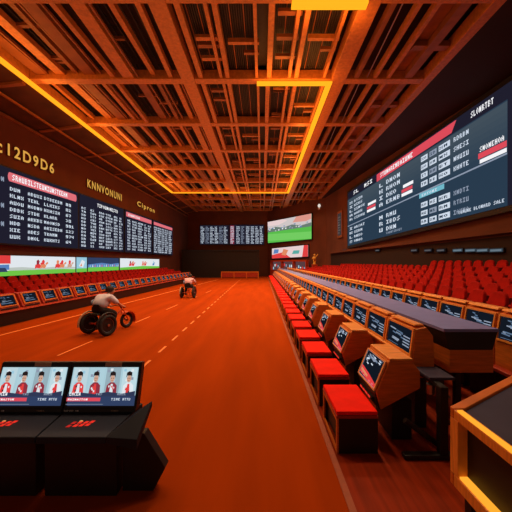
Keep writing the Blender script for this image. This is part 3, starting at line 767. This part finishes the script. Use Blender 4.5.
def make_lterm():
    r = thing('betting_console', '', 'terminal', (0, 0, 0), 0, 'consoles on the bench opposite the aisle')
    Wd = .80
    b = MB(); b.prism([(0, .0), (-.05, .10), (-.20, .44), (-.34, .47), (-.50, .40), (-.50, .0)], 'y', 0, Wd, REDWOOD); b.build('cabinet', r, .015)
    o = Vector((-.036, .1, .107)); s = Vector((0, Wd-.2, 0)); t = Vector((-.14, 0, .32)); nn = s.cross(t).normalized()
    b = MB()
    for a0, b0, a1, b1 in ((-.05, -.08, 1.05, .02), (-.05, .98, 1.05, 1.08), (-.05, .02, .03, .98), (.97, .02, 1.05, .98)):
        q = [o+s*a0+t*b0, o+s*a1+t*b0, o+s*a1+t*b1, o+s*a0+t*b1]; b.hexa([p-nn*.01 for p in q]+[p+nn*.02 for p in q], WOOD)
    b.build('screen_frame', r)
    sc = Screen(o, s, t, .004); dark_screen(sc, random.Random(31), 8)
    sc.text(.2, .4, .14, 'INTS', E_TXTD, 2); sc.text(.3, .65, .12, 'SOE', E_SBLUE, 2); sc.rect(.15, .2, .8, .26, E_SBLUE, 2)
    sc.build('display', r)
    b = MB(); b.box(-.04, .0, .08, Wd-.08, .001, .045, BEZEL); b.build('keypad', r)
    return r
lt0 = make_lterm()
for i in range(25):
    y = 8.25+.9*i
    lab = 'red-framed console with small dark screen on the bench, %s from the near end' % nth(i+1)
    o = lt0 if i == 0 else dup(lt0, (0, 0, 0), '')
    o['label'] = lab; o.location = (lfx(y)-.05, y, .502); o.rotation_euler = (0, 0, -LA)

# ------------------------------------------------------------------ twin black kiosk close to the camera
def make_kiosk(dx, label, wing):
    r = thing('betting_kiosk', label, 'kiosk', (-1.86+dx, 0, 0), 0, 'twin black kiosks')
    X = lambda x: x+1.86
    a, c = X(-1.858), X(-1.180)
    # monitor: leans back
    b = MB(); b.hexa([(a,2.80,.605),(c,2.80,.605),(c-.0,2.90,.605),(a,2.90,.605),(a,2.945,1.02),(c+.005,2.945,1.02),(c,3.03,1.0),(a,3.03,1.0)], BEZEL); b.build('monitor', r, .008)
    o = Vector((X(-1.830), 2.80-.002+.012, .652)); s = Vector((.632, 0, 0)); t = Vector((0, .112, .322)); o = Vector((X(-1.832), 2.80+.047*.35-.004, .652))
    sc = Screen(o, s, t, .002)
    sc.rect(0, 0, 1, 1, E_DKB, 0); sc.rect(0, .26, 1, 1, E_PALE, 1)
    pw = .25; rk = random.Random(4)
    for i in range(4):
        x = .02+i*.25; cx = x+.11
        sc.rect(x, .28, x+.22, 1, (emi((.50, .66, .72)), emi((.42, .62, .70)), emi((.30, .42, .48)), emi((.52, .70, .76)))[i], 2)
        for _ in range(5):
            aa, bb = x+rk.uniform(0, .17), rk.uniform(.5, .9); sc.rect(aa, bb, aa+.04, bb+.07, rk.choice((E_SKYW, E_LB, E_TXTD)), 3)
        body = (E_RED2, E_DRED, E_DRED, E_SKYW)[i]
        sc.poly([(cx-.085, .28), (cx+.085, .28), (cx+.075, .52), (cx+.03, .60), (cx-.03, .60), (cx-.075, .52)], body, 4)
        sc.poly([(cx-.03, .28), (cx+.03, .28), (cx+.015, .56), (cx-.015, .56)], (E_SKYW, E_RED2, E_SKYW, E_RED2)[i], 5)
        for _ in range(4): aa, bb = cx-.06+rk.random()*.1, .32+rk.random()*.16; sc.rect(aa, bb, aa+.02, bb+.05, rk.choice((E_RED2, E_SKYW, E_HAIR)), 6)
        sc.disc(cx, .70, .034, .10, E_SKN, 6); sc.poly([(cx-.045, .72), (cx-.03, .78), (cx+.03, .78), (cx+.045, .72), (cx+.04, .86), (cx, .90), (cx-.04, .86)], E_HAIR, 7)
        for q in (-.014, .014): sc.rect(cx+q-.006, .70, cx+q+.006, .718, E_HAIR, 8)
        sc.rect(cx-.010, .642, cx+.010, .652, E_DRED, 8)
    sc.poly([(0, .24), (1, .24), (1, .38), (.8, .31), (.6, .36), (.4, .30), (.2, .34), (0, .30)], emi((.03, .04, .09)), 9)
    sc.text(.03, .26, .09, 'LACEW', E_WHITE, 10, width=.17); sc.text(.42, .27, .05, 'TNS', E_TXTD, 10, width=.1); sc.text(.74, .27, .05, 'MAER', E_TXTD, 10, width=.13)
    sc.rect(.0, .12, .50, .21, E_RED, 10); sc.text(.02, .14, .05, 'MAINASTON', E_WHITE, 11, width=.3)
    sc.text(.66, .14, .06, 'TIME', E_TXT, 10, width=.14); sc.text(.83, .14, .06, 'MTTU', E_TXT, 10, width=.12); sc.rect(0, .04, .55, .05, E_TXTD, 10)
    sc.build('display', r)
    b = MB(); b.hexa([(a-.0,2.792,.602),(c,2.792,.602),(c,2.799,.602),(a,2.799,.602),(a,2.80,.632),(c,2.80,.632),(c,2.806,.632),(a,2.806,.632)], BEZEL); b.build('lower_bezel', r)
    sc = Screen((X(-1.862)+.01, 2.790, .606), (.62, 0, 0), (0, 0, .024), .002); sc.text(.02, .15, .6, 'REPORT ON', WHITE, 1, width=.22); sc.build('bezel_print', r); sc = Screen((X(-1.862)+.01, 2.790, .606), (.62, 0, 0), (0, 0, .024), .002); sc.text(.72, .2, .5, 'TIMES', TAN, 1, width=.12); sc.build('bezel_print', r)
    b = MB(); q = lambda x, f, d: (X(x), 2.80+.145*f-d, .605+.415*f)
    b.hexa([q(-1.53,.905,.0015),q(-1.37,.905,.0015),q(-1.37,.905,.006),q(-1.53,.905,.006),q(-1.53,.985,.0015),q(-1.37,.985,.0015),q(-1.37,.985,.006),q(-1.53,.985,.006)], TAN); b.build('sticker', r)
    # desk
    e = X(-1.29) if wing else X(-1.18); e2 = X(-1.185) if wing else X(-1.183)
    b = MB(); b.hexa([(a,2.46,.505),(e,2.46,.505),(e2,2.98,.505),(a,2.98,.505),(a,2.47,.558),(e,2.47,.558),(e2,2.98,.60),(a,2.98,.60)], CHAR); b.build('desk', r, .006)
    sc = Screen((X(-1.86)+.145, 2.575, .5655), (.22, 0, 0), (0, .13, .0108), .002)
    rk = random.Random(2)
    for i, (x, y) in enumerate(((.05, .15), (.3, .2), (.52, .25), (.75, .3), (.12, .5), (.36, .55), (.6, .55), (.82, .62))):
        sc.poly([(x, y), (x+.16, y), (x+.20, y+.26), (x+.05, y+.26)], E_BTN if i % 4 else emi((.5, .02, .015)), 2)
    sc.disc(.45, .82, .07, .09, emi((.8, .35, .1)), 2)
    sc.build('button_pad', r)
    if not wing:
        b = MB(); b.box(.10, .30, 2.49, 2.535, .566, .570, WHITE); b.build('ticket_card', r)
    b = MB(); b.box(a+.0, c-.06, 2.56, 2.96, .0, .504, BLACK); b.build('base', r, .01)
    if wing:
        b = MB()
        T = [Vector((X(-1.185), 2.80, .60)), Vector((X(-1.017), 2.78, .715)), Vector((X(-1.035), 2.48, .53)), Vector((X(-1.288), 2.47, .558))]
        lowz = [Vector((0, 0, -.05))]*2+[Vector((0, .0, -.09)), Vector((0, 0, -.053))]
        b.hexa([p+q_ for p, q_ in zip(T, lowz)][::-1]+T[::-1], CHAR); b.build('side_wing', r, .004)
        b = MB(); b.prism([(X(-1.22), .0), (X(-.95), .0), (X(-.845), .20), (X(-1.03), .50), (X(-1.22), .50)], 'y', 2.62, 2.72, BLACK); b.build('side_fin', r, .005)
    return r
make_kiosk(0, 'black kiosk with portrait screen, its angled wing out over the orange floor', True)
make_kiosk(-.69, 'black kiosk with portrait screen, partly cut off, white card on its desk', False)

# ------------------------------------------------------------------ wood framed case close to the camera
r = thing('display_case', 'wood-framed dark case with amber light strips beside the black stand', 'case', (0, 0, 0))
C, D_, E_, F_ = (1.43, 2.28), (2.62, 3.03), (2.62, .75), (1.43, .75)
def ring(b, z0, z1, ins, m):
    P_ = [C, F_, E_, D_]
    cx = sum(p[0] for p in P_)/4; cy = sum(p[1] for p in P_)/4
    b.prism([(p[0]+(cx-p[0])*ins, p[1]+(cy-p[1])*ins) for p in P_], 'z', z0, z1, m)
b = MB(); b.prism([(1.50, 2.22), (1.50, .8), (2.55, .8), (2.55, 2.88)], 'z', .40, .868, BLACK); b.build('inner_box', r)
b = MB(); b.box(1.43, 1.50, .75, 2.24, .83, .90, WOODL); b.build('top_rail', r, .006)  # strip light on rails and corner post put into the lighter wood colour
b = MB(); b.box(1.43, 1.50, .75, 2.24, .33, .42, WOODL); b.build('bottom_rail', r, .006)
b = MB(); b.prism([(1.43, 2.28), (1.43, 2.19), (1.52, 2.19), (1.52, 2.336)], 'z', .421, .829, WOODL); b.build('corner_post', r, .004)
b = MB(); b.prism([(1.43, 2.28), (2.62, 3.03), (2.62, 2.94), (1.52, 2.245), (1.43, 2.245)], 'z', .83, .905, WOOD); b.build('back_rail', r, .006)
b = MB(); b.prism([(1.43, 2.28), (2.62, 3.03), (2.62, 2.94), (1.52, 2.245), (1.43, 2.245)], 'z', .33, .42, WOOD); b.build('lower_back_rail', r, .006)
b = MB(); b.prism([(1.502, 2.23), (1.502, .8), (2.60, .8), (2.60, 2.92)], 'z', .87, .885, DGREY); b.build('top_panel', r)
b = MB(); b.prism([(1.98, 2.25), (2.55, 2.62), (2.55, 1.3), (2.06, 1.3)], 'z', .886, .94, WOODL); b.build('wooden_tray', r, .006)
b = MB(); b.box(1.432, 1.468, .8, 2.2, .901, .915, E_LEDS); b.build('top_light_strip', r)
b = MB(); b.box(1.44, 1.497, .8, 2.185, .421, .436, E_LEDS); b.build('lower_light_strip', r)
for x, y in ((1.48, 2.12), (2.5, 2.8), (1.48, .85), (2.5, .85)):
    b = MB(); b.box(x, x+.07, y, y+.07, 0, .33, BLACK); b.build('leg', r)

# ------------------------------------------------------------------ riders on three-wheeled carts
def make_trike(label, loc, rz):
    r = thing('racing_tricycle', label, 'tricycle', loc, rz, 'racing tricycles on the track')
    for sx in (-1, 1):
        b = MB(); b.torus((sx*.35, 0, .29), .235, .055, RUBBER); wh = b.build('rear_wheel', r, smooth=True)
        b = MB(); b.torus((sx*.35, 0, .29), .185, .014, STEEL); b.tube((sx*.35-.05, 0, .29), (sx*.35+.05, 0, .29), .035, STEEL, 10)
        b.tube((sx*.35-.012, 0, .29), (sx*.35+.012, 0, .29), .20, BLACK, 20)
        for k in range(10):
            t = 2*PI*k/10; b.tube((sx*.35, .02*math.cos(t), .29+.02*math.sin(t)), (sx*.35, .185*math.cos(t), .29+.185*math.sin(t)), .006, STEEL, 5)
        b.build('rim', wh)
        b = MB(); b.torus((sx*.35, 0, .29), .33, .028, CREAM if sx < 0 else BLACK, 16, 6, PI*.25, PI*1.05); b.build('fender', r, smooth=True)
    b = MB(); b.torus((0, .98, .235), .19, .045, RUBBER); wh = b.build('front_wheel', r, smooth=True)
    b = MB(); b.torus((0, .98, .235), .148, .012, STEEL); b.tube((-.05, .98, .235), (.05, .98, .235), .03, STEEL, 10)
    for k in range(8):
        t = 2*PI*k/8; b.tube((0, .98+.02*math.cos(t), .235+.02*math.sin(t)), (0, .98+.148*math.cos(t), .235+.148*math.sin(t)), .006, STEEL, 5)
    b.build('rim', wh)
    b = MB()
    n = 10
    for i in range(n):
        t0, t1 = -PI*.12+PI*.85*i/n, -PI*.12+PI*.85*(i+1)/n
        p = lambda t, x: (x, .98+.27*math.cos(t), .235+.27*math.sin(t))
        q = lambda t, x: (x, .98+.255*math.cos(t), .235+.255*math.sin(t))
        b.hexa([q(t0,-.10), q(t0,.10), q(t1,.10), q(t1,-.10), p(t0,-.10), p(t0,.10), p(t1,.10), p(t1,-.10)], REDP)
    b.build('front_fender', r)
    b = MB(); b.tube((-.35, 0, .29), (.35, 0, .29), .022, REDP); b.path([(0, 0, .29), (0, .15, .44), (0, .62, .46), (0, .80, .60)], .026, REDP)
    for sx in (-1, 1): b.path([(sx*.06, .80, .58), (sx*.07, .98, .235)], .016, REDP); b.path([(sx*.18, 0, .29), (sx*.05, .4, .45)], .016, REDP)
    b.path([(-.05, .8, .58), (.05, .8, .58)], .02, REDP); b.path([(0, .15, .44), (0, .02, .54)], .022, REDP)
    b.tube((-.24, .26, .13), (.24, .26, .13), .016, BLACK); b.tube((0, .26, .13), (0, .3, .45), .016, REDP)
    b.build('frame', r, smooth=False)
    b = MB(); b.box(-.15, .15, -.16, .16, .55, .605, BLACK); b.build('saddle', r, .02)
    b = MB(); b.path([(0, .80, .60), (0, .72, .70)], .016, BLACK); b.path([(-.27, .62, .665), (-.16, .70, .70), (.16, .70, .70), (.27, .62, .665)], .014, BLACK); b.build('handlebar', r)
    return r
def skin(name, chains, m, parent, sub=1, root=0):
    """chains: [[(x,y,z,r) or int index of an earlier vertex, ...], ...] grown as one skinned surface, then fixed as a mesh"""
    vs, rs, es = [], [], []
    for ch in chains:
        prev = None
        for p in ch:
            if isinstance(p, int): i = p
            else: vs.append(p[:3]); rs.append(p[3]); i = len(vs)-1
            if prev is not None: es.append((prev, i))
            prev = i
    me = bpy.data.meshes.new('t'); me.from_pydata(vs, es, []); o = bpy.data.objects.new('t', me); COL.objects.link(o)
    md = o.modifiers.new('s', 'SKIN'); md.use_smooth_shade = True
    for i, k in enumerate(rs):
        sv = me.skin_vertices[0].data[i]; k = k if isinstance(k, tuple) else (k, k); sv.radius = k; sv.use_root = (i == root)
    o.modifiers.new('d', 'SUBSURF').levels = sub
    dg = bpy.context.evaluated_depsgraph_get(); dg.update()
    out = bpy.data.meshes.new_from_object(o.evaluated_get(dg)); bpy.data.objects.remove(o); bpy.data.meshes.remove(me)
    out.materials.clear(); out.materials.append(m); out.name = name
    q = bpy.data.objects.new(name, out); COL.objects.link(q); q.parent = parent
    return q
def make_rider(label, loc, rz, shirt):
    r = thing('person', label, 'person', loc, rz)
    hip = (0, -.02, .70, .15); sp = (0, .09, .85, .15); ch = (0, .22, .97, .16); nk = (0, .32, 1.05, .06); hd0 = (0, .36, 1.09, .075); hd1 = (0, .40, 1.16, .10); hd2 = (0, .41, 1.23, .085)
    ch_list = [[hip, sp, ch, nk, hd0, hd1, hd2]]
    k = 7
    for sx in (-1, 1):
        ch_list.append([2, (sx*.17, .23, 1.03, .07), (sx*.29, .36, .86, .05), (sx*.275, .555, .72, .036), (sx*.265, .615, .70, .034)]); wr = k+3; k += 4
        # four fingers over the grip and a thumb under it
        for f, (dx, ln) in enumerate(((-.030, .040), (-.010, .046), (.010, .044), (.028, .036))):
            ch_list.append([wr, (sx*(.262+dx), .655, .705, .010), (sx*(.262+dx), .675, .70-ln*.3, .009), (sx*(.262+dx), .66, .69-ln*.7, .008)]); k += 3
        ch_list.append([wr, (sx*.225, .63, .685, .011), (sx*.21, .655, .672, .009)]); k += 2
        ch_list.append([0, (sx*.10, .0, .68, .10), (sx*.22, .37, .56, .07), (sx*.22, .21, .24, .05), (sx*.21, .20, .17, .04), (sx*.21, .34, .165, .035)]); k += 5
    body = skin('body', ch_list, SKIN, r, 1)
    b = MB(); b.ell((0, .405, 1.175), (.098, .115, .125), SKIN, 14, 10); 
    b.ell((0, .520, 1.155), (.016, .025, .022), SKIN, 8, 6)
    for sx in (-1, 1): b.ell((sx*.10, .40, 1.16), (.014, .028, .035), SKIN, 8, 6)
    b.build('face', r, smooth=True)
    b = MB()
    for sx in (-1, 1): b.ell((sx*.036, .508, 1.185), (.012, .01, .009), HAIR, 8, 6)
    b.build('eyes', r, smooth=True)
    b = MB(); b.ell((0, .513, 1.115), (.024, .008, .007), REDP, 8, 6); b.build('mouth', r, smooth=True)
    b = MB(); b.ell((0, .375, 1.215), (.112, .122, .108), HAIR, 16, 10); b.build('hair', r, smooth=True)
    s_ = [[(0, -.05, .72, (.22, .17)), (0, .09, .87, (.225, .19)), (0, .22, .99, (.225, .18)), (0, .29, 1.04, .10)]]
    for sx in (-1, 1): s_.append([2, (sx*.20, .235, 1.0, .10), (sx*.275, .33, .88, .082), (sx*.29, .40, .82, .066)])
    skin('shirt', s_, shirt, r, 2)
    b = MB(); b.tube((-.19, .02, .90), (-.27, .10, .78), .08, SLEEVE, 10, .06); b.build('side_bag', r, smooth=True)
    t_ = [[(0, .01, .78, .15), (0, -.04, .68, (.22, .17))]]
    for sx in (-1, 1): t_.append([1, (sx*.11, .02, .675, .118), (sx*.225, .375, .56, .088), (sx*.222, .21, .25, .066), (sx*.215, .20, .19, .06)])
    skin('trousers', t_, TROUS, r, 2, 1)
    for sx in (-1, 1):
        b = MB(); b.box(sx*.21-.045, sx*.21+.045, .14, .40, .148, .205, BLACK); b.build('shoe', r, .02)
    return r
make_trike('three-wheeled red racing cart, the closer of two on the orange floor', (-4.50, 8.25, 0), -math.radians(22))
make_rider('person in white shirt bending over the closer three-wheeled cart', (-4.50, 8.25, 0), -math.radians(22), SHIRT)
make_trike('three-wheeled racing cart far down the orange floor', (-4.12, 16.7, 0), -math.radians(6))
make_rider('person in pink shirt riding the cart far down the orange floor', (-4.12, 16.7, 0), -math.radians(6), SHIRTB)
